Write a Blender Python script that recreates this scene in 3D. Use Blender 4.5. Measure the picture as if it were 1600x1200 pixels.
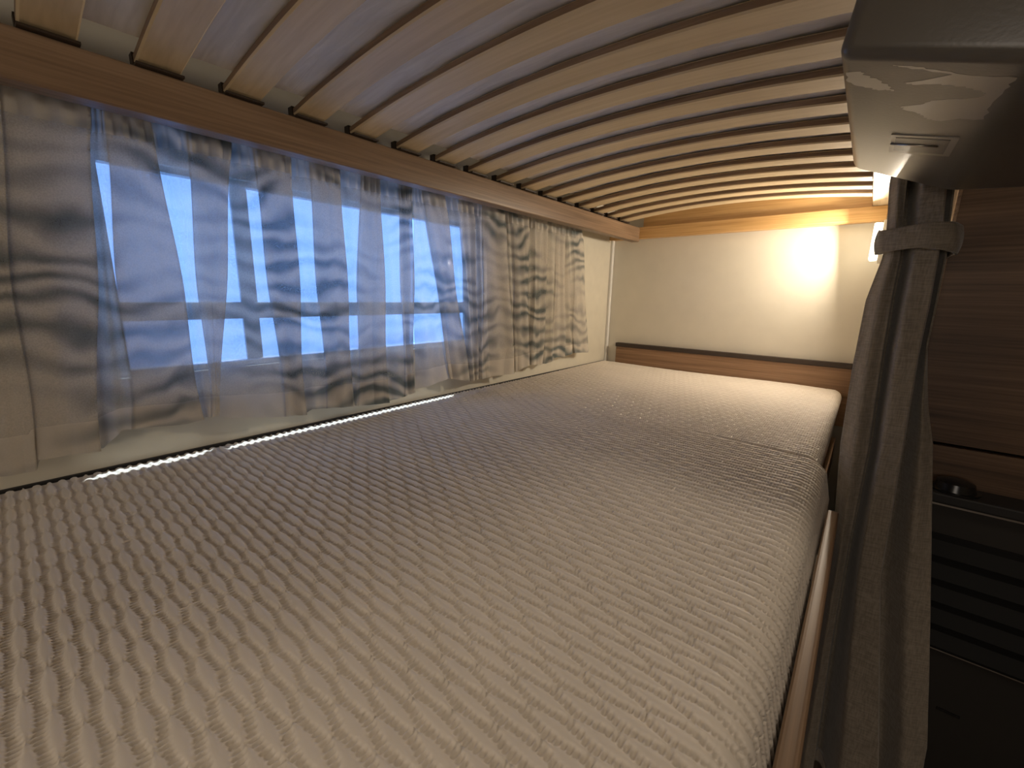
import bpy, bmesh, math, random
import numpy as np
from mathutils import Vector, Matrix, noise
random.seed(7)
SC = bpy.context.scene
for o in list(bpy.data.objects): bpy.data.objects.remove(o)
ZO = 0.62            # height of the lower mattress top above the floor; all numbers below are relative to that top
PI = math.pi

# ------------------------------------------------------------------ camera
cam = bpy.data.cameras.new('camera'); camo = bpy.data.objects.new('camera', cam); SC.collection.objects.link(camo)
cam.sensor_width = 36; cam.sensor_fit = 'HORIZONTAL'; cam.lens = 658.43*36/1600; cam.clip_start = 0.02
r, u, f = Vector((.7664,.6421,.0188)), Vector((-.1464,.1462,.9784)), Vector((-.6254,.7526,-.206))
m3 = Matrix((r, u, -f)).transposed()
camo.matrix_world = Matrix.Translation((.8022, .1185, .2519+ZO)) @ m3.to_4x4()
SC.camera = camo

# ------------------------------------------------------------------ world, sun, added fill lights, exposure
w = bpy.data.worlds.new('world'); SC.world = w; w.use_nodes = True
bg = w.node_tree.nodes['Background']; bg.inputs[0].default_value = (.21,.42,1,1); bg.inputs[1].default_value = 2.0
def lamp(name, kind, loc, energy, color, target=None, size=.3, size_y=None, direction=None):
    l = bpy.data.lights.new(name, kind); o = bpy.data.objects.new(name, l); SC.collection.objects.link(o)
    l.energy = energy; l.color = color; o.location = (loc[0], loc[1], loc[2]+ZO)
    if kind == 'AREA':
        l.size = size
        if size_y: l.shape = 'RECTANGLE'; l.size_y = size_y
    if kind == 'SUN': l.angle = size
    d = direction or (Vector(target)-Vector(loc))
    o.rotation_euler = Vector(d).to_track_quat('-Z','Y').to_euler()
    return o
lamp('sun', 'SUN', (-3,0,4), 4.5, (.86,.95,1), size=.009, direction=Vector((.154,-.24,-1)))
lamp('aisle_fill', 'AREA', (1.25,.15,1.22), 2.5, (1,.84,.66), target=(1.0,.3,0), size=.35)  # added fill above the aisle, no fixture known there
lamp('rear_fill', 'AREA', (1.0,-1.7,.42), 3.0, (1,.88,.77), target=(.45,.6,.2), size=.6)  # unseen fill behind the camera, added to lift mattress and slats
lamp('head_end_fill', 'AREA', (.78,-.42,.27), .5, (1,.84,.66), target=(.15,.15,.27), size=.25)  # invented source at the near end, brightens the bunk interior
SC.view_settings.view_transform = 'Standard'; SC.view_settings.look = 'None'
SC.view_settings.exposure = .6; SC.view_settings.gamma = 1; SC.view_settings.use_curve_mapping = False
SC.cycles.max_bounces = 10; SC.cycles.transparent_max_bounces = 24
SC.cycles.sample_clamp_indirect = 4; SC.cycles.use_denoising = True; SC.cycles.denoising_prefilter = 'ACCURATE'; SC.cycles.denoising_input_passes = 'RGB_ALBEDO_NORMAL'

# ------------------------------------------------------------------ materials
def nmat(name):
    m = bpy.data.materials.new(name); m.use_nodes = True; nt = m.node_tree; nt.nodes.clear()
    out = nt.nodes.new('ShaderNodeOutputMaterial'); return m, nt, out
def N(nt, t, **kw):
    n = nt.nodes.new('ShaderNode'+t)
    for k, v in kw.items():
        if k in n.inputs.keys(): n.inputs[k].default_value = v
        else: setattr(n, k, v)
    return n
def coords(nt, scale=(1,1,1), rnd=False):
    tc = N(nt,'TexCoord'); mp = N(nt,'Mapping'); mp.inputs['Scale'].default_value = scale
    nt.links.new(tc.outputs['Object'], mp.inputs['Vector'])
    if rnd:
        oi = N(nt,'ObjectInfo'); mu = N(nt,'Math', operation='MULTIPLY'); mu.inputs[1].default_value = 40
        nt.links.new(oi.outputs['Random'], mu.inputs[0]); cb = N(nt,'CombineXYZ')
        for i in range(3): nt.links.new(mu.outputs[0], cb.inputs[i])
        nt.links.new(cb.outputs[0], mp.inputs['Location'])
    return mp.outputs[0]
def ramp(nt, fac, stops):
    rp = N(nt,'ValToRGB'); e = rp.color_ramp.elements
    while len(e) < len(stops): e.new(.5)
    for i,(p,c) in enumerate(stops): e[i].position = p; e[i].color = (*c,1)
    nt.links.new(fac, rp.inputs[0]); return rp.outputs[0]
def plain(name, col, rough=.6, spec=.5, var=.06, scale=8, bump=0, metallic=0, coat=0):
    m, nt, out = nmat(name); b = N(nt,'BsdfPrincipled'); v = coords(nt)
    ns = N(nt,'TexNoise'); ns.inputs['Scale'].default_value = scale; ns.inputs['Detail'].default_value = 4
    nt.links.new(v, ns.inputs['Vector'])
    c = ramp(nt, ns.outputs[0], [(.3,[x*(1-var) for x in col]),(.7,[x*(1+var) for x in col])])
    nt.links.new(c, b.inputs['Base Color']); b.inputs['Roughness'].default_value = rough
    b.inputs['Specular IOR Level'].default_value = spec; b.inputs['Metallic'].default_value = metallic
    b.inputs['Coat Weight'].default_value = coat
    if bump:
        n2 = N(nt,'TexNoise'); n2.inputs['Scale'].default_value = 350; nt.links.new(v, n2.inputs['Vector'])
        bp = N(nt,'Bump'); bp.inputs['Strength'].default_value = bump; bp.inputs['Distance'].default_value = .001
        nt.links.new(n2.outputs[0], bp.inputs['Height']); nt.links.new(bp.outputs[0], b.inputs['Normal'])
    nt.links.new(b.outputs[0], out.inputs[0]); return m
def wood(name, dark, mid, light, axis='y', rough=.45, fine=1.0, knots=False, rnd=True, spec=.4):
    m, nt, out = nmat(name); b = N(nt,'BsdfPrincipled')
    sc = {'x':(1.2,38,38),'y':(38,1.2,38),'z':(38,38,1.2)}[axis]
    v = coords(nt, sc, rnd)
    n1 = N(nt,'TexNoise'); n1.inputs['Scale'].default_value = 1.0; n1.inputs['Detail'].default_value = 6; n1.inputs['Distortion'].default_value = .35
    nt.links.new(v, n1.inputs['Vector'])
    sc2 = tuple(s*(7 if s>2 else 5)*fine for s in sc); v2 = coords(nt, sc2, rnd)
    n2 = N(nt,'TexNoise'); n2.inputs['Scale'].default_value = 1.0; n2.inputs['Detail'].default_value = 3
    nt.links.new(v2, n2.inputs['Vector'])
    mx = N(nt,'Math', operation='MULTIPLY_ADD'); mx.inputs[1].default_value = .45
    ml = N(nt,'Math', operation='MULTIPLY'); ml.inputs[1].default_value = .6
    nt.links.new(n1.outputs[0], ml.inputs[0]); nt.links.new(n2.outputs[0], mx.inputs[0]); nt.links.new(ml.outputs[0], mx.inputs[2])
    c = ramp(nt, mx.outputs[0], [(.36,dark),(.52,mid),(.68,light)])
    if knots:
        vk = coords(nt, (2.3,5,18)); vo = N(nt,'TexVoronoi'); vo.inputs['Scale'].default_value = 1.6
        nt.links.new(vk, vo.inputs['Vector'])
        k = ramp(nt, vo.outputs['Distance'], [(.0,(.45,.3,.18)),(.11,(.75,.62,.5)),(.16,(1,1,1))])
        mm = N(nt,'MixRGB', blend_type='MULTIPLY'); mm.inputs[0].default_value = .8
        nt.links.new(c, mm.inputs[1]); nt.links.new(k, mm.inputs[2]); c = mm.outputs[0]
    nt.links.new(c, b.inputs['Base Color']); b.inputs['Roughness'].default_value = rough
    b.inputs['Specular IOR Level'].default_value = spec
    bp = N(nt,'Bump'); bp.inputs['Strength'].default_value = .15; bp.inputs['Distance'].default_value = .0006
    nt.links.new(n2.outputs[0], bp.inputs['Height']); nt.links.new(bp.outputs[0], b.inputs['Normal'])
    nt.links.new(b.outputs[0], out.inputs[0]); return m
def emit(name, col, s):
    m, nt, out = nmat(name); e = N(nt,'Emission'); e.inputs[0].default_value = (*col,1); e.inputs[1].default_value = s
    nt.links.new(e.outputs[0], out.inputs[0]); return m

M_wall = plain('wall_laminate', (.60,.56,.46), rough=.38, spec=.4, var=.03, scale=30)
M_endwall = plain('end_wall_laminate', (.66,.625,.535), rough=.36, spec=.5, var=.02, scale=20)
M_white = plain('white_plastic', (.7,.69,.65), rough=.35)
M_black = plain('matt_black', (.012,.011,.011), rough=.6)
M_rail = wood('oak_laminate', (.13,.08,.047), (.215,.138,.083), (.30,.20,.125), 'y')
M_head = wood('headboard_oak', (.17,.095,.05), (.27,.16,.09), (.36,.22,.13), 'x')
M_panel = wood('partition_walnut', (.045,.024,.012), (.10,.056,.029), (.15,.088,.048), 'x', rough=.5)
M_birch = wood('birch_slat', (.50,.38,.22), (.58,.45,.275), (.65,.52,.33), 'x', fine=.6)
M_birch_edge = wood('shaded_plywood_edge', (.13,.08,.045), (.22,.14,.08), (.32,.22,.14), 'x', fine=.8)  # ply edge, darkened further for the unlit sides of the slats
M_pine = wood('pine_batten', (.45,.24,.08), (.62,.37,.14), (.75,.48,.22), 'x', knots=True)
M_ply = wood('laminated_plywood', (.25,.15,.08), (.62,.50,.34), (.75,.64,.47), 'y', fine=.5)
M_holder = plain('brown_slat_holder', (.035,.022,.014), rough=.55)
M_grey = plain('grey_moulded_plastic', (.09,.08,.067), rough=.32, spec=.5, var=.03, scale=60, bump=.08)
M_greylight = plain('pale_reflection_and_plate', (.26,.235,.20), rough=.3, spec=.5)  # colour of the painted reflections and of the latch plate
M_heater = plain('heater_black_steel', (.030,.027,.024), rough=.5, spec=.3)
M_heatgrille = plain('heater_grille_black', (.008,.008,.008), rough=.6, spec=.2)
M_chrome = plain('brushed_metal', (.5,.47,.42), rough=.28, metallic=1)
M_floor = wood('floor_vinyl', (.08,.06,.045), (.15,.11,.08), (.2,.16,.12), 'y')
M_ceil = plain('ceiling_panel', (.55,.51,.44), rough=.6)
M_cabin = plain('cabin_wall', (.40,.33,.25), rough=.6)
M_knob = plain('black_knob', (.01,.01,.01), rough=.25)

def mattress_mat():
    m, nt, out = nmat('knit_cover'); b = N(nt,'BsdfPrincipled'); v = coords(nt)
    n = N(nt,'TexNoise'); n.inputs['Scale'].default_value = 14; n.inputs['Detail'].default_value = 5; nt.links.new(v, n.inputs['Vector'])
    c = ramp(nt, n.outputs[0], [(.3,(.70,.635,.55)),(.7,(.76,.69,.60))])
    n2 = N(nt,'TexNoise'); n2.inputs['Scale'].default_value = 1500; nt.links.new(v, n2.inputs['Vector'])
    bp = N(nt,'Bump'); bp.inputs['Strength'].default_value = .25; bp.inputs['Distance'].default_value = .0005
    nt.links.new(n2.outputs[0], bp.inputs['Height']); nt.links.new(bp.outputs[0], b.inputs['Normal'])
    nt.links.new(c, b.inputs['Base Color']); b.inputs['Roughness'].default_value = .55
    b.inputs['Specular IOR Level'].default_value = .35
    b.inputs['Sheen Weight'].default_value = .25
    nt.links.new(b.outputs[0], out.inputs[0]); return m
M_knit = mattress_mat()

def ticking_mat():
    # pale woven underside of the upper mattress with wavy crosswise streaks
    m, nt, out = nmat('mattress_ticking'); b = N(nt,'BsdfPrincipled')
    v = coords(nt, (9,90,20)); n = N(nt,'TexNoise'); n.inputs['Scale'].default_value = 1; n.inputs['Detail'].default_value = 5; n.inputs['Distortion'].default_value = .8
    nt.links.new(v, n.inputs['Vector'])
    c = ramp(nt, n.outputs[0], [(.35,(.72,.68,.62)),(.65,(.86,.82,.76))])
    nt.links.new(c, b.inputs['Base Color']); b.inputs['Roughness'].default_value = .8
    bp = N(nt,'Bump'); bp.inputs['Strength'].default_value = .5; bp.inputs['Distance'].default_value = .002
    nt.links.new(n.outputs[0], bp.inputs['Height']); nt.links.new(bp.outputs[0], b.inputs['Normal'])
    nt.links.new(b.outputs[0], out.inputs[0]); return m
M_tick = ticking_mat()

def sheer(name, transp, dark=1.0):
    # printed voile: see-through weave + a leafy brush-stroke print
    m, nt, out = nmat(name)
    v = coords(nt, (1,1,1))
    nz = N(nt,'TexNoise'); nz.inputs['Scale'].default_value = 7; nz.inputs['Detail'].default_value = 2; nt.links.new(v, nz.inputs['Vector'])
    sb = N(nt,'VectorMath', operation='MULTIPLY_ADD'); sb.inputs[1].default_value = (.10,.16,.12)
    nt.links.new(nz.outputs['Color'], sb.inputs[0]); nt.links.new(v, sb.inputs[2])
    wv = N(nt,'TexWave', wave_type='BANDS', bands_direction='Z'); wv.inputs['Scale'].default_value = 9; wv.inputs['Distortion'].default_value = 4.5
    wv.inputs['Detail'].default_value = 2; wv.inputs['Detail Scale'].default_value = 1.4
    nt.links.new(sb.outputs[0], wv.inputs['Vector'])
    n3 = N(nt,'TexNoise'); n3.inputs['Scale'].default_value = 6; n3.inputs['Detail'].default_value = 3; nt.links.new(v, n3.inputs['Vector'])
    mu = N(nt,'Math', operation='MULTIPLY'); nt.links.new(wv.outputs['Fac'], mu.inputs[0]); nt.links.new(ramp(nt, n3.outputs[0], [(.34,(.05,.05,.05)),(.66,(1,1,1))]), mu.inputs[1])
    col = ramp(nt, mu.outputs[0], [(.05,[c*dark for c in (.72,.67,.59)]),(.40,[c*dark for c in (.50,.48,.44)]),(.85,[c*dark for c in (.20,.23,.23)])])
    # weave: fine threads
    vb = coords(nt, (600,600,600)); wf = N(nt,'TexNoise'); wf.inputs['Scale'].default_value = 1; nt.links.new(vb, wf.inputs['Vector'])
    d = N(nt,'BsdfDiffuse'); t = N(nt,'BsdfTranslucent'); tr = N(nt,'BsdfTransparent')
    nt.links.new(col, d.inputs[0]); nt.links.new(col, t.inputs[0])
    m1 = N(nt,'MixShader'); m1.inputs[0].default_value = .42; nt.links.new(d.outputs[0], m1.inputs[1]); nt.links.new(t.outputs[0], m1.inputs[2])
    m2 = N(nt,'MixShader')
    fac = N(nt,'MapRange'); fac.inputs['From Min'].default_value = .3; fac.inputs['From Max'].default_value = .7
    fac.inputs['To Min'].default_value = transp-.2*transp; fac.inputs['To Max'].default_value = transp+.2*transp
    nt.links.new(wf.outputs[0], fac.inputs['Value']); nt.links.new(fac.outputs[0], m2.inputs[0])
    nt.links.new(m1.outputs[0], m2.inputs[1]); nt.links.new(tr.outputs[0], m2.inputs[2])
    nt.links.new(m2.outputs[0], out.inputs[0]); return m
M_sheer = sheer('printed_voile', .38); M_hem = sheer('printed_voile_doubled', .12)

def linen():
    m, nt, out = nmat('grey_brown_linen'); b = N(nt,'BsdfPrincipled')
    va = coords(nt, (500,500,60)); vb = coords(nt, (60,60,600))
    a = N(nt,'TexNoise'); a.inputs['Scale'].default_value = 1; nt.links.new(va, a.inputs['Vector'])
    c = N(nt,'TexNoise'); c.inputs['Scale'].default_value = 1; nt.links.new(vb, c.inputs['Vector'])
    s = N(nt,'Math', operation='ADD'); nt.links.new(a.outputs[0], s.inputs[0]); nt.links.new(c.outputs[0], s.inputs[1])
    h = N(nt,'Math', operation='MULTIPLY'); h.inputs[1].default_value = .5; nt.links.new(s.outputs[0], h.inputs[0])
    col = ramp(nt, h.outputs[0], [(.38,(.20,.17,.13)),(.62,(.31,.265,.21))])
    nt.links.new(col, b.inputs['Base Color']); b.inputs['Roughness'].default_value = .85; b.inputs['Sheen Weight'].default_value = .3
    bp = N(nt,'Bump'); bp.inputs['Strength'].default_value = .4; bp.inputs['Distance'].default_value = .0006
    nt.links.new(h.outputs[0], bp.inputs['Height']); nt.links.new(bp.outputs[0], b.inputs['Normal'])
    nt.links.new(b.outputs[0], out.inputs[0]); return m
M_linen = linen()

def glass():
    m, nt, out = nmat('acrylic_pane'); g = N(nt,'BsdfGlossy'); g.inputs['Roughness'].default_value = .03
    t = N(nt,'BsdfTransparent'); t.inputs[0].default_value = (.93,.97,1,1); x = N(nt,'MixShader'); x.inputs[0].default_value = .05
    nt.links.new(t.outputs[0], x.inputs[1]); nt.links.new(g.outputs[0], x.inputs[2]); nt.links.new(x.outputs[0], out.inputs[0]); return m
M_glass = glass()
def mesh_screen():
    # fly screen: fine dotted net along the bottom of the window
    m, nt, out = nmat('fly_screen'); v = coords(nt, (330,330,330))
    vo = N(nt,'TexVoronoi'); vo.inputs['Scale'].default_value = .8; vo.inputs['Randomness'].default_value = 0; nt.links.new(v, vo.inputs['Vector'])
    f_ = ramp(nt, vo.outputs['Distance'], [(.34,(0,0,0)),(.42,(1,1,1))])
    d = N(nt,'BsdfDiffuse'); d.inputs[0].default_value = (.05,.055,.06,1); t = N(nt,'BsdfTransparent'); x = N(nt,'MixShader')
    nt.links.new(f_, x.inputs[0]); nt.links.new(d.outputs[0], x.inputs[1]); nt.links.new(t.outputs[0], x.inputs[2]); nt.links.new(x.outputs[0], out.inputs[0]); return m
M_screen = mesh_screen()
M_bar = plain('pale_green_bar', (.38,.44,.42), rough=.4)

# ------------------------------------------------------------------ builders (all coordinates relative to the mattress top)
def tag(o, label=None, cat=None, group=None, kind=None):
    if label: o['label'] = label
    if cat: o['category'] = cat
    if group: o['group'] = group
    if kind: o['kind'] = kind
    return o
def world_of(o):
    v = Vector(o.location)
    while o.parent: o = o.parent; v += Vector(o.location)
    return v
def thing(name, loc, label, cat, group=None):
    o = bpy.data.objects.new(name, None); SC.collection.objects.link(o); o.empty_display_size = .05
    o.location = (loc[0], loc[1], loc[2]+ZO); return tag(o, label, cat, group)
def finish(name, me, mats, parent=None, origin=None, smooth=False, sharp=None):
    if not isinstance(mats, (list,tuple)): mats = [mats]
    for m in mats: me.materials.append(m)
    n = len(me.vertices); co = np.empty(n*3); me.vertices.foreach_get('co', co); co = co.reshape(-1,3)
    if parent is not None: org = np.array(world_of(parent)) - np.array((0,0,ZO)); loc = (0,0,0)
    else:
        org = np.array(origin) if origin is not None else np.array(((co[:,0].min()+co[:,0].max())/2,(co[:,1].min()+co[:,1].max())/2,co[:,2].min()))
        loc = (org[0], org[1], org[2]+ZO)
    me.vertices.foreach_set('co', (co-org).ravel())
    if smooth:
        me.polygons.foreach_set('use_smooth', [True]*len(me.polygons))
        if sharp: me.set_sharp_from_angle(angle=sharp)
    me.update()
    o = bpy.data.objects.new(name, me); SC.collection.objects.link(o)
    if parent is not None: o.parent = parent
    o.location = loc
    return o
def obj(name, bm, mats, parent=None, origin=None, smooth=False, sharp=None):
    bmesh.ops.recalc_face_normals(bm, faces=bm.faces)
    me = bpy.data.meshes.new(name); bm.to_mesh(me); bm.free()
    return finish(name, me, mats, parent, origin, smooth, sharp)
def box(bm, x0, x1, y0, y1, z0, z1, mi=0):
    vs = [bm.verts.new(p) for p in ((x0,y0,z0),(x1,y0,z0),(x1,y1,z0),(x0,y1,z0),(x0,y0,z1),(x1,y0,z1),(x1,y1,z1),(x0,y1,z1))]
    fs = [bm.faces.new([vs[i] for i in q]) for q in ((0,3,2,1),(4,5,6,7),(0,1,5,4),(1,2,6,5),(2,3,7,6),(3,0,4,7))]
    for f_ in fs: f_.material_index = mi
    return vs, fs
def bbox(x0,x1,y0,y1,z0,z1, bev=.002, seg=2):
    bm = bmesh.new(); box(bm, x0,x1,y0,y1,z0,z1)
    if bev: bmesh.ops.bevel(bm, geom=bm.edges[:], offset=bev, segments=seg, affect='EDGES', profile=.6)
    return bm
def cyl(bm, p0, p1, rad, seg=24, rad2=None):
    p0, p1 = Vector(p0), Vector(p1); d = p1-p0
    q = d.to_track_quat('Z','Y').to_matrix().to_4x4()
    bmesh.ops.create_cone(bm, cap_ends=True, segments=seg, radius1=rad, radius2=rad if rad2 is None else rad2, depth=d.length, matrix=Matrix.Translation((p0+p1)/2)@q)
def grid_mesh(name, P, mats, parent=None, origin=None, smooth=True):
    # P: (rows, cols, 3)
    nr, nc = P.shape[:2]; me = bpy.data.meshes.new(name)
    idx = np.arange(nr*nc).reshape(nr,nc)
    q = np.stack([idx[:-1,:-1], idx[:-1,1:], idx[1:,1:], idx[1:,:-1]], -1).reshape(-1,4)
    me.vertices.add(nr*nc); me.vertices.foreach_set('co', P.reshape(-1))
    me.loops.add(q.size); me.loops.foreach_set('vertex_index', q.ravel().astype(np.int32))
    me.polygons.add(len(q)); me.polygons.foreach_set('loop_start', np.arange(0,q.size,4,dtype=np.int32))
    me.update(calc_edges=True)
    return finish(name, me, mats, parent, origin, smooth)
def struct(o, label, cat='wall'): return tag(o, label, cat, kind='structure')

L = 1.68
# ------------------------------------------------------------------ setting
WY0, WY1, WZ0, WZ1 = .205, .93, .125, .425
bm = bmesh.new()
box(bm, -.02,0, -1.9,WY0, -.62,1.25); box(bm, -.02,0, WY1,L+.03, -.62,1.25)
box(bm, -.02,0, WY0,WY1, -.62,WZ0); box(bm, -.02,0, WY0,WY1, WZ1,1.25)
struct(obj('wall_left', bm, M_wall), 'cream side wall with the curtained window')
bm = bmesh.new(); box(bm, 0,2.1, L,L+.03, -.62,1.25)
struct(obj('wall_end', bm, M_endwall), 'khaki cream wall at the foot of the bunk')
bm = bmesh.new(); box(bm, -.03,2.1, -1.93,-1.9, -.62,1.25); struct(obj('wall_back', bm, M_cabin), 'cabin wall behind the camera')
bm = bmesh.new(); box(bm, 2.1,2.13, -1.9,L, -.62,1.25); struct(obj('wall_aisle', bm, M_cabin), 'cabin wall across the aisle')
bm = bmesh.new(); box(bm, -.03,2.13, -1.93,L+.03, -.65,-.62); struct(obj('floor', bm, M_floor), 'dark vinyl cabin floor', 'floor')
bm = bmesh.new(); box(bm, -.03,2.13, -1.93,L+.03, 1.25,1.28); struct(obj('ceiling', bm, M_ceil), 'cabin ceiling panel', 'ceiling')
bm = bmesh.new(); box(bm, .806,.887, 1.42,L, -.62,.50)
struct(obj('wall_right', bm, M_wall), 'narrow cream wall at the lamp beside the foot of the bunk')
# window
wn = thing('window_1', (-.03,(WY0+WY1)/2,WZ0), 'sliding side window behind the sheer curtains', 'window'); wn['kind'] = 'structure'
bm = bmesh.new(); fx0, fx1, t = -.030, -.012, .022
box(bm, fx0,fx1, WY0,WY0+t, WZ0,WZ1); box(bm, fx0,fx1, WY1-t,WY1, WZ0,WZ1)
box(bm, fx0,fx1, WY0+t,WY1-t, WZ0,WZ0+.008); box(bm, fx0,fx1, WY0+t,WY1-t, WZ1-.008,WZ1)
obj('window_frame', bm, M_bar, wn)
obj('blind_bar', bbox(-.030,-.020, WY0+.001,WY1-.001, .204,.232, .003), M_bar, wn)
obj('pane', bbox(-.0345,-.032, WY0+t,WY1-t, WZ0+.008,WZ1-.008, 0), M_glass, wn)
bm = bmesh.new(); box(bm, -.0165,-.016, .545,.80, WZ0+.012,.163); obj('fly_screen', bm, M_screen, wn)
obj('sliding_track', bbox(-.030,-.010, WY0+.001,WY1-.001, WZ0,WZ0+.009, .002), M_white, wn)
obj('mullion', bbox(-.031,-.024, .385,.41, WZ0+.009,WZ1-.009, .001), M_bar, wn)
# corner trim and gap strip
struct(obj('trim_1', bbox(.0,.010, L-.016,L-.001, -.05,.52, .003), M_white), 'thin pale bead in the corner of the two cream walls', 'trim')
struct(obj('gap_shade_strip', bbox(.0005,.006, -.6,L-.02, -.03,.0015, .001), M_black), 'thin black strip put in for the dark gap between wall and mattress', 'trim')  # black strip stands in for the shade inside the gap

# ------------------------------------------------------------------ lower bunk: mattress in two sections, side board, base, headboard
def mattress(name, y0, y1, dy, bulge, label, edge0, edge1):
    flat = np.arange(.009, .752, .00095)
    R_ = .021 + bulge*.3; nx = []
    # transverse profile: left small round, flat top, right round, side
    prof = [(.009, -.06, -1, 0), (.009,-.03,-1,0), (.0095,-.008,-1,0), (.0115,-.002,-.7,.7)]
    prof += [(x+.003, 0, 0, 1) for x in flat]
    xe = prof[-1][0]
    xr = .776+bulge
    for k in range(1,37):
        a = k/36*PI/2; prof.append((xe+(xr-xe)*math.sin(a), -R_*(1-math.cos(a)), math.sin(a), math.cos(a)))
    for k in range(1,80):
        q = k/79; prof.append((xr+(.0075*min(1,q*3) if bulge else -.006*math.sin(q*PI*.5)), -R_-.105*q, 1, 0))
    pr = np.array(prof); seg = np.hypot(np.diff(pr[:,0]), np.diff(pr[:,1])); S = np.concatenate([[0],np.cumsum(seg)])
    # arclength registers with x over the flat part
    U = S - S[4] + pr[4,0]
    Y = np.arange(y0, y1+dy*.5, dy)
    UU, YY = np.meshgrid(U, Y)
    # knit relief: staggered lens shaped puffs with fine ribs between them
    T, D = .0445, .0113
    v = (YY-.171)/D; k = np.round(v); fv = np.abs(v-k); ph = (UU-.434)/T - .58*k
    s = np.abs(np.sin(PI*ph))
    hl = .045+.315*s**.85
    d = 1-fv/hl
    puff = np.where(d>0, .0011+np.clip(d,0,1)**.6*.0016, .0009)
    rib = np.where(d<0, -np.clip(.5+1.1*np.cos(2*PI*UU/.0040),0,1)*.0026, 0)
    relief = puff + rib - .0010
    nx_, nz_ = pr[:,2], pr[:,3]
    relief *= np.where(np.arange(len(U))[None,:] > 3+len(flat)+6, .75, 1)
    X = pr[:,0][None,:] + relief*nx_[None,:]
    Z = pr[:,1][None,:] + relief*nz_[None,:]
    # gentle sag
    Z = Z + np.where(nz_[None,:]>0, -.0018*np.sin(UU*9+YY*3)*np.sin(YY*5), 0)
    # rounded ends; the near/far seam closes towards the wall
    for yy, ed, R0 in ((y0, edge0, None), (y1, edge1, None)):
        dist = np.abs(YY-yy)
        if ed == 'seam': rr = .0012 + .015*np.clip((UU-.42)/.34, 0, 1)**1.5
        elif ed == 'far': rr = .012 + .02*np.clip((UU-.6)/.15,0,1)
        else: rr = .02 + 0*UU
        q = np.clip(1-dist/rr, 0, 1); drop = rr*(1-np.sqrt(np.clip(1-q*q,0,1)))*(.55 if ed=='seam' else .8)
        Z = Z - drop
        X = X - np.clip(drop,0,.03)*np.clip((UU-.72)/.05,0,1)*.9
    P = np.stack([X, YY, Z], -1)
    # close ends by extra skirt rows
    a = P[0].copy(); a[:,2] = -.115; b = P[-1].copy(); b[:,2] = -.115
    P = np.concatenate([a[None], P, b[None]], 0)
    o = grid_mesh(name, P, M_knit, origin=(.4,(y0+y1)/2,-.12))
    return tag(o, label, 'mattress', 'sections of the lower bunk mattress')
SEAM = .942
mattress('mattress', -.30, SEAM-.0006, .0014, .012, 'near section of the lower mattress in cream knitted cover, closest to the camera', 'end', 'seam')
mattress('mattress', SEAM+.0006, L-.024, .0017, 0, 'far section of the lower mattress in cream knitted cover, against the wooden headboard', 'seam', 'far')
tag(obj('bunk_side_board', bbox(.797,.811, -.6,.845, -.20,-.042, .004, 3), M_rail), 'narrow oak board edging the lower mattress on the aisle side', 'bed board')
bm = bbox(.0085,.78, -.6,L-.002, -.62,-.150, .002); tag(obj('bed_box', bm, M_head), 'wooden base box under the lower mattress', 'bed base')
# clear clip with shiny residue on the board
bm = bmesh.new()
for k in range(6):
    bmesh.ops.create_icosphere(bm, subdivisions=2, radius=.0022+.0008*(k%2), matrix=Matrix.Translation((.7975+.0006*(k%3), .665+.007*k, -.050-.002*(k%3)))@Matrix.Diagonal((.6,1.5,1.2,1)))
box(bm, .7962,.7990, .655,.712, -.062,-.050)
tag(obj('glue_strip', bm, plain('clear_glue',(.45,.38,.3),rough=.08,spec=.9), smooth=True), 'small shiny strip of clear glue on the oak bed board', 'glue strip')
hb = thing('headboard', (.42,L-.01,-.1), 'low oak headboard with dark top edge at the foot wall', 'headboard')
obj('panel', bbox(.052,.799, L-.018,L-.0005, -.11,.062, .001), M_head, hb)
e = obj('edge_strip', bbox(.050,.800, L-.021,L-.0005, .0625,.077, .0015), M_holder, hb); tag(e, 'dark brown edge strip')

# ------------------------------------------------------------------ upper bunk base: rails, battens, slats
ub = thing('upper_bunk_base', (.44,.6,.45), 'slatted wooden base of the upper bunk with curved birch slats', 'bunk bed base')
YB = L-.03
obj('side_rail', bbox(.091,.121, -.75,YB-.001, .4506,.5005, .0045, 3), M_rail, ub, smooth=True, sharp=.6)
e = obj('side_rail', bbox(.767,.800, -.75,YB+.028, .5028,.565, .002), M_ply, ub); tag(e, 'pale laminated plywood side rail')
obj('end_batten', bbox(.0,.8005, YB,L-.0008, .4634,.5022, .0015), M_pine, ub)
e = obj('end_board', bbox(.125,.766, L-.016,L-.0008, .5030,.600, .001), M_pine, ub); tag(e, 'upright board behind the last slat')
nsl = 28; xs = np.linspace(.112,.7655,nsl)
def zc(x): return .5035 + .0245*(1-((x-.45)/.345)**2)
bm = bmesh.new(); rings = []
for i, x in enumerate(xs):
    z0 = zc(x); z1 = z0+.0108; hw = .0215
    # rounded long edges
    ring = [(-hw+.002,z0),(hw-.002,z0),(hw,z0+.002),(hw,z1-.002),(hw-.002,z1),(-hw+.002,z1),(-hw,z1-.002),(-hw,z0+.002)]
    rings.append([bm.verts.new((x,yy,zz)) for yy,zz in ring])
for a, b in zip(rings[:-1], rings[1:]):
    for j in range(8):
        f_ = bm.faces.new((a[j],a[(j+1)%8],b[(j+1)%8],b[j])); f_.material_index = 1 if j in (2,6) else 0
bm.faces.new(rings[0]); bm.faces.new(rings[-1])
slat_y = [.2795+.0888*(k-4) for k in range(19)]
first = obj('slat', bm, [M_birch, M_birch_edge], ub, smooth=True, sharp=.5)
base_loc = Vector(first.location)
hold_bm = bmesh.new()
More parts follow.
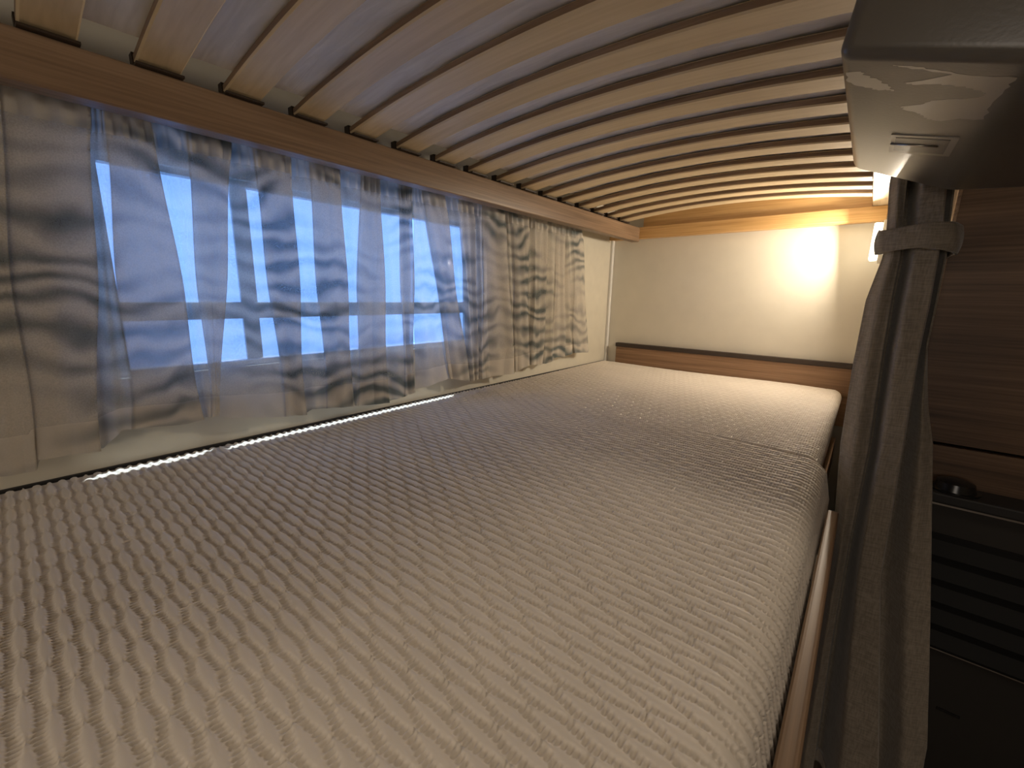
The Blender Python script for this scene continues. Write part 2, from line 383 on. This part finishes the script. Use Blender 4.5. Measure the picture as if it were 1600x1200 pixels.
def holder_mesh(bm):
    # rubber shoe that carries the slat end on the rail
    vs = [(.098,-.0225,.5007),(.127,-.0225,.5007),(.127,-.0225,.5032),(.1115,-.0225,.5032),(.110,-.0225,.517),(.098,-.0225,.517)]
    a = [bm.verts.new(v) for v in vs]; b = [bm.verts.new((x,-y,z)) for x,y,z in vs]
    for j in range(6): bm.faces.new((a[j],a[(j+1)%6],b[(j+1)%6],b[j]))
    bm.faces.new(a); bm.faces.new(b)
holder_mesh(hold_bm)
hfirst = obj('slat_holder', hold_bm, M_holder, ub); hb_loc = Vector(hfirst.location)
tag(hfirst, 'dark brown slat holder')
for k, y in enumerate(slat_y):
    s_, h_ = (first, hfirst) if k == 0 else (first.copy(), hfirst.copy())
    if k: SC.collection.objects.link(s_); SC.collection.objects.link(h_); s_.parent = ub; h_.parent = ub
    s_.location = base_loc+Vector((0,y,0)); h_.location = hb_loc+Vector((0,y,0))

# upper mattress: soft pale underside resting on the slats
nx_, ny_ = 70, 160
X = np.linspace(.142,.766,nx_); Y = np.linspace(-.7,1.548,ny_); XX, YY = np.meshgrid(X,Y)
Z = .5035+.0245*(1-((XX-.45)/.345)**2)+.0124
Z = np.maximum(Z, .519-.0*XX)
Z = np.where(XX>.45, np.maximum(Z,.525), Z) + .0006*np.sin(XX*55+3*np.sin(YY*21))*np.cos(YY*30)+.0004
P = np.stack([XX,YY,Z],-1)
top = P[::-1].copy(); top[:,:,2] = .63
P2 = np.concatenate([P, top, P[:1]], 0)
o = grid_mesh('upper_mattress', P2, M_tick, origin=(.4,.5,.52)); tag(o, 'pale fabric underside of the upper bunk mattress lying on the slats', 'mattress')

# ------------------------------------------------------------------ window curtains
def interp(a, x): return np.interp(x, [p[0] for p in a], [p[1] for p in a])
def curtain(name, label, folds, layers, seed, ruffle, gap, zbot, ztop=.474):
    """folds: list of (y_top,y_bottom) fold edges; layers[i]: 1 single or 3 pleated over the span i..i+1"""
    rs = random.Random(seed)
    # plan path as a list of (edge index float, depth) knots
    kn = []; d0 = .047; n = len(folds)
    for i in range(n-1):
        if layers[i] == 3:
            kn += [(i, d0), (i+1, d0+.003), (i+.02, d0-gap), (i+1, d0-2*gap)]
        else:
            kn += [(i, kn[-1][1] if kn else d0), (i+1, d0)]
    # densify
    S, Dp, A = [], [], []
    acc = 0
    for (s0,a0),(s1,a1) in zip(kn[:-1], kn[1:]):
        m = max(3, int(abs(s1-s0)*16)+3)
        for j in range(m):
            q = j/m; e_ = q*q*(3-2*q)
            S.append(s0+(s1-s0)*q); Dp.append(a0+(a1-a0)*e_); A.append(acc+abs(s1-s0)*q)
        acc += abs(s1-s0)
    S.append(kn[-1][0]); Dp.append(kn[-1][1]); A.append(acc)
    S, Dp, A = np.array(S), np.array(Dp), np.array(A)
    ft = np.array([f_[0] for f_ in folds]); fb = np.array([f_[1] for f_ in folds]); ii = np.arange(n)
    def rows(zs, off=0, widen=1):
        out = []
        for z in zs:
            t = np.clip((.44-z)/.38, -.15, 1.1)
            wob = np.array([.0035*math.sin(3.1*i+ z*17)*min(1,max(0,(.45-z)*5)) for i in ii])
            ed = ft+(fb-ft)*t**.9 if t > 0 else ft+(fb-ft)*t
            ed = ed+wob
            y = np.interp(S, ii, ed)
            x = Dp + ruffle*(np.sin(A*5.3+seed+z*6)*.6+np.sin(A*11.7+z*9+seed*2)*.4)*(.35+.65*min(1,abs(.46-z)*4))
            if z > .437: x = x + .0022*np.sin(A*19+seed)           # shirred heading
            x = x*1.0+off
            zz = z + 0*y
            if z < .12:
                zb = np.interp(y, [p[0] for p in zbot], [p[1] for p in zbot])
                zz = .12-(.12-z)*(.12-zb)/(.12-.04)
            out.append(np.stack([x,y,zz],-1))
        return np.array(out)
    root = thing(name, (.045,(folds[0][0]+folds[-1][0])/2,.47), label, 'curtain', 'sheer window curtains')
    grid_mesh('curtain_panel', rows(list(np.linspace(.438,.082,64))), M_sheer, root)
    h = grid_mesh('curtain_heading', rows(list(np.linspace(ztop,.438,8))), M_hem, root); h['label'] = 'gathered heading tape'
    h = grid_mesh('hem', rows(list(np.linspace(.082,.040,10))), M_hem, root); h['label'] = 'doubled hem'
    return root
fA = [(0.06,0.0),(0.124,0.074),(0.15,0.118),(0.22,0.18),(0.234,0.21),(0.28,0.294),(0.317,0.302),(0.367,0.317),(0.401,0.409),(0.453,0.447),(0.486,0.484),(0.537,0.54),(0.579,0.548),(0.617,0.62),(0.664,0.659),(0.692,0.686)]
lA = [3,3,3,1,3,1,3,1,3,1,3,1,3,1,3]
zA = [(0,.04),(.118,.030),(.121,.043),(.18,.040),(.20,.062),(.27,.056),(.31,.060),(.33,.05),(.41,.037),(.45,.033),(.46,.040),(.55,.030),(.62,.023),(.66,.030),(.69,.036)]
curtain('window_curtain', 'printed sheer curtain on the left half of the window, hanging in flat backlit folds', fA, lA, 2, .0028, .0045, zA)
fB = [(0.694,0.690),(0.725,0.79),(0.787,0.85),(0.826,0.861),(0.871,0.889),(0.904,0.901),(0.989,1.023),(1.02,1.04),(1.087,1.103),(1.119,1.115),(1.172,1.174),(1.225,1.223),(1.27,1.285),(1.315,1.357),(1.373,1.452)]
lB = [1,3,1,3,1,3,1,3,1,3,1,3,1,3]
zB = [(.69,.04),(.79,.052),(.86,.036),(.95,.036),(1.03,.034),(1.1,.05),(1.2,.042),(1.25,.058),(1.3,.055),(1.36,.062),(1.45,.057)]
curtain('window_curtain', 'printed sheer curtain on the right half of the window, crumpled and warmly lit', fB, lB, 5, .0060, .0055, zB)
ct = obj('curtain_track', bbox(.030,.060, -.30,1.50, .476,.486, .002), M_white); tag(ct, 'white curtain track above the window behind the bunk rail', 'curtain track')

# ------------------------------------------------------------------ wall lamp
wl = thing('wall_lamp', (.789,1.57,.355), 'small lit white reading lamp in the far corner under the upper bunk', 'wall lamp')
obj('lamp_body', bbox(.797,.8055, 1.535,1.605, .350,.450, .002), M_white, wl)
obj('lamp_shade', bbox(.780,.7965, 1.54,1.60, .357,.445, .004, 3), emit('lamp_diffuser', (1,.86,.62), 7), wl, smooth=True)
lamp('reading_light', 'AREA', (.777,1.59,.405), 4.1, (1,.85,.67), direction=Vector((-.79,-.6,-.10)), size=.03, size_y=.05)

# ------------------------------------------------------------------ grey moulded housing, top right
sec = [(.758,.421),(.856,.390),(1.06,.376),(1.06,.5015),(.771,.5015)]
bm = bmesh.new(); ra = [bm.verts.new((x,.522,z)) for x,z in sec]; rb = []; sec = sec[:4]+[(.7585,.5015)]
for (x,z) in sec: rb.append(bm.verts.new((x, .905 if x>.77 else .855, z)))
for j in range(5): bm.faces.new((ra[j],ra[(j+1)%5],rb[(j+1)%5],rb[j]))
bm.faces.new(ra); bm.faces.new(rb)
bmesh.ops.recalc_face_normals(bm, faces=bm.faces)
bmesh.ops.bevel(bm, geom=[e_ for e_ in bm.edges if e_.calc_length()>.05], offset=.0085, segments=5, affect='EDGES', profile=.5)
hs = thing('overhead_housing', (.9,.71,.5), 'grey moulded plastic housing hanging under the upper bunk at the aisle', 'overhead housing')
obj('shell', bm, M_grey, hs, smooth=True, sharp=.5)
def under_z(x): return np.interp(x, [.758,.856,1.06], [.421,.390,.376])
def patch(name, pts, mat, parent, th=.0004, sm=False):
    if sm:
        q_ = []
        for (p0_, p1_) in zip(pts, pts[1:]+pts[:1]):
            for k in range(4):
                t_ = k/4; j_ = .0011*math.sin(k*2.6+p0_[0]*900)*(k>0)
                q_.append((p0_[0]*(1-t_)+p1_[0]*t_+j_, p0_[1]*(1-t_)+p1_[1]*t_-j_*.8))
        pts = q_
    bm = bmesh.new(); a = [bm.verts.new((x,y,float(under_z(x))-th)) for x,y in pts]; f_ = bm.faces.new(a)
    r_ = bmesh.ops.extrude_face_region(bm, geom=[f_]); 
    for v_ in r_['geom']:
        if isinstance(v_, bmesh.types.BMVert): v_.co.z += th*1.6
    return obj(name, bm, mat, parent)
def uz(px, py):
    """point on the sloping underside seen along a known direction from the viewpoint where the marks were measured"""
    c = Vector((.8022,.1185,.2519)); d = f+r*((px-800)/658.43)-u*((py-600)/658.43)
    z = .405
    for _ in range(30):
        t_ = (z-c.z)/d.z; p_ = c+d*t_; z = float(under_z(p_.x))
    return (p_.x, p_.y)
marks = {  # glossy reflections on the underside, set in as pale patches
 'painted_reflection': [[(1322,113),(1345,111),(1352,117),(1372,124),(1388,134),(1397,142),(1385,140),(1372,141),(1358,137),(1340,134),(1325,128)],
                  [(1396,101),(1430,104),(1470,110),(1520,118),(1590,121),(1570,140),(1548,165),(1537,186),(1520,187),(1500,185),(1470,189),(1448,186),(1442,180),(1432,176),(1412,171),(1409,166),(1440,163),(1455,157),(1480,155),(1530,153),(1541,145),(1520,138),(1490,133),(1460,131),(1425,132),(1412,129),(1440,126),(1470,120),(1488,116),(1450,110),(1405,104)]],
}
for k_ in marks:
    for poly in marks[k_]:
        e = patch(k_, [uz(*p_) for p_ in poly], M_greylight, hs, .00015, True); e['label'] = 'pale patch painted as a reflection on the grey plastic'
# small flush latch
c4 = [uz(*p_) for p_ in ((1393,209),(1500,214),(1483,243),(1388,236))]
e = patch('latch_plate', c4, M_greylight, hs, .0010)
cx = [sum(p_[i] for p_ in c4)/4 for i in (0,1)]
c5 = [uz(*p_) for p_ in ((1400,213),(1486,217),(1474,239),(1396,233))]
e2 = patch('latch', c5, M_grey, e, .0014)
bm = bmesh.new(); a_ = uz(1392,222); b_ = uz(1466,226)
cyl(bm, (a_[0],a_[1],float(under_z(a_[0]))-.0018), (b_[0],b_[1],float(under_z(b_[0]))-.0018), .0009, 12); obj('latch_pin', bm, M_chrome, e, smooth=True)

# ------------------------------------------------------------------ aisle curtain with tieback
XL = [(.50,.797),(.418,.797),(.362,.803),(.318,.805),(.254,.795),(.147,.794),(.022,.797),(-.158,.812),(-.331,.815),(-.602,.818)]
V1 = [(.50,.818),(.411,.818),(.317,.826),(.254,.826),(.151,.829),(.031,.834),(-.146,.834),(-.316,.837),(-.602,.848)]
V2 = [(.50,.855),(.397,.858),(.315,.864),(.247,.866),(.175,.866),(-.01,.873),(-.171,.878),(-.498,.925),(-.602,.93)]
XR = [(.50,.866),(.404,.866),(.315,.873),(.229,.874),(.193,.874),(.103,.889),(.048,.903),(-.145,.932),(-.299,.955),(-.452,.977),(-.602,.985)]
def at(tb, z): return float(np.interp(z, [p[0] for p in tb][::-1], [p[1] for p in tb][::-1]))
rowsP = []
for z in np.linspace(.499,-.602,150):
    xl, v1, v2, xr = (at(t_,z) for t_ in (XL,V1,V2,XR))
    tie = math.exp(-((z-.355)/.035)**2)
    deep = .062*(1-.6*tie)
    yb = .955
    # knots: (x, y) front crests are nearer to the camera (smaller y)
    kx = [xl+.004, xl, (xl+v1)/2, v1-.002, v1-.007, v1+.002, (v1+v2)/2-.006, v2-.003, v2-.001, v2-.007, v2+.002, (v2+xr)/2+.003, xr, xr-.006]
    ky = [yb+.045, yb+.012, yb-.012, yb-.002, yb+.032, yb+deep, yb-.020+.008*tie, yb-.016+.006*tie, yb-.011, yb+.034, yb+deep*.8, yb+.010, yb+.022, yb+.06]
    tt = np.linspace(0, len(kx)-1, 131); i0 = np.clip(tt.astype(int),0,len(kx)-2); q = tt-i0; e_ = q*q*(3-2*q)
    kx_, ky_ = np.array(kx), np.array(ky)
    x = kx_[i0]*(1-q)+kx_[i0+1]*q; y = ky_[i0]*(1-e_)+ky_[i0+1]*e_
    y = y + .0015*np.sin(z*23+x*90) + .001*np.sin(z*61+tt)
    rowsP.append(np.stack([x,y,z+0*x],-1))
ac = grid_mesh('aisle_curtain', np.array(rowsP), M_linen, origin=(.86,.96,.50)); tag(ac, 'heavy grey brown linen curtain gathered at the aisle beside the bunk', 'curtain')
sm_ = ac.modifiers.new('cloth', 'SOLIDIFY'); sm_.thickness = .0015; sm_.offset = 1
# tieback band wraps the bundle and runs to the partition
pts = [(.884,1.146),(.884,1.06),(.882,.99),(.872,.945),(.850,.931),(.825,.929),(.807,.934),(.799,.948),(.799,.972),(.810,.995),(.84,1.02),(.878,1.06),(.8835,1.146)]
P = []
pp = np.array(pts); tt = np.linspace(0,len(pts)-1,140); i0 = np.clip(tt.astype(int),0,len(pts)-2)
def cr(p0,p1,p2,p3,t): return .5*((2*p1)+(-p0+p2)*t+(2*p0-5*p1+4*p2-p3)*t*t+(-p0+3*p1-3*p2+p3)*t**3)
path = np.array([cr(pp[max(i-1,0)],pp[i],pp[i+1],pp[min(i+2,len(pts)-1)],t_-i) for i,t_ in zip(i0,tt)])
for j, q in enumerate(np.linspace(0,1,14)):
    row = []
    for k,(x,y) in enumerate(path):
        zt = .354-.003*math.sin(k*.11); zb_ = .322+.003*math.sin(k*.13+1)
        b_ = .0022*math.sin(q*PI)+.0006*math.sin(k*.5+q*6); c_ = Vector((x-.84,y-.97)); c_ = c_.normalized() if c_.length>0 else c_
        row.append((x+c_.x*b_, y+c_.y*b_, zt+(zb_-zt)*q))
    P.append(row)
tb = grid_mesh('curtain_tieback', np.array(P), M_linen, origin=(.84,.97,.34)); tag(tb, 'linen tieback band around the aisle curtain', 'curtain tieback')
s2 = tb.modifiers.new('cloth', 'SOLIDIFY'); s2.thickness = .003; s2.offset = 1
for p_ in (0,):
    tk = obj('curtain_rail', bbox(.79,1.02, .935,.975, .502,.512, .002), M_white); tag(tk, 'short curtain rail holding the aisle curtain, hidden behind the grey housing', 'curtain rail')

# ------------------------------------------------------------------ partition and heater on the right
pt = thing('partition', (1.3,1.16,-.62), 'dark walnut partition wall behind the aisle curtain', 'partition')
obj('upper_panel', bbox(.887,2.098, 1.15,1.168, .012,1.248, .0008), M_panel, pt)
obj('lower_panel', bbox(.887,2.098, 1.15,1.168, -.619,.006, .0008), M_panel, pt)
obj('side_panel', bbox(.888,.905, 1.169,L-.001, -.619,1.248, 0), M_panel, pt)
e = obj('edge_strip', bbox(.8845,.8895, 1.1475,1.1685, -.619,1.248, .0012), M_rail, pt); e['label'] = 'paler edge strip'
ht = thing('heater', (1.2,1.13,-.62), 'black cabin heater with louvred grille set in the walnut partition', 'heater')
obj('casing', bbox(.915,1.50, 1.105,1.149, -.618,-.078, .003), M_heater, ht)
e = obj('top_ledge', bbox(.905,1.51, 1.085,1.149, -.0775,-.060, .003), M_black, ht)
obj('trim_line', bbox(.915,1.50, 1.1035,1.1045, -.0865,-.0835, 0), M_chrome, ht)
obj('trim_line', bbox(.925,1.49, 1.1030,1.1045, -.3545,-.3520, 0), M_chrome, ht)
obj('grille', bbox(.925,1.49, 1.1015,1.1045, -.3515,-.137, .0005), M_heatgrille, ht)
g0 = None
for k in range(5):
    z = -.160-.042*k
    bm = bmesh.new(); vs = [bm.verts.new(p_) for p_ in ((.93,1.1010,z+.012),(1.485,1.1010,z+.012),(1.485,1.090,z-.012),(.93,1.090,z-.012),(.93,1.1010,z-.017),(1.485,1.1010,z-.017))]
    bm.faces.new((vs[0],vs[1],vs[2],vs[3])); bm.faces.new((vs[3],vs[2],vs[5],vs[4])); bm.faces.new((vs[0],vs[3],vs[4])); bm.faces.new((vs[1],vs[5],vs[2])); bm.faces.new((vs[0],vs[4],vs[5],vs[1]))
    obj('louvre', bm, M_heatgrille, ht)
bm = bmesh.new(); cyl(bm, (.957,1.117,-.0598),(.957,1.117,-.0565), .0315, 40); cyl(bm, (.957,1.117,-.0564),(.957,1.117,-.0440), .0265, 40, .0235); cyl(bm, (.957,1.117,-.0439),(.957,1.117,-.0400), .0235, 40, .014)
obj('control_knob', bm, M_knob, ht, smooth=True, sharp=.6)
obj('inspection_slot', bbox(1.000,1.030, 1.1035,1.1048, -.469,-.464, 0), M_knob, ht)
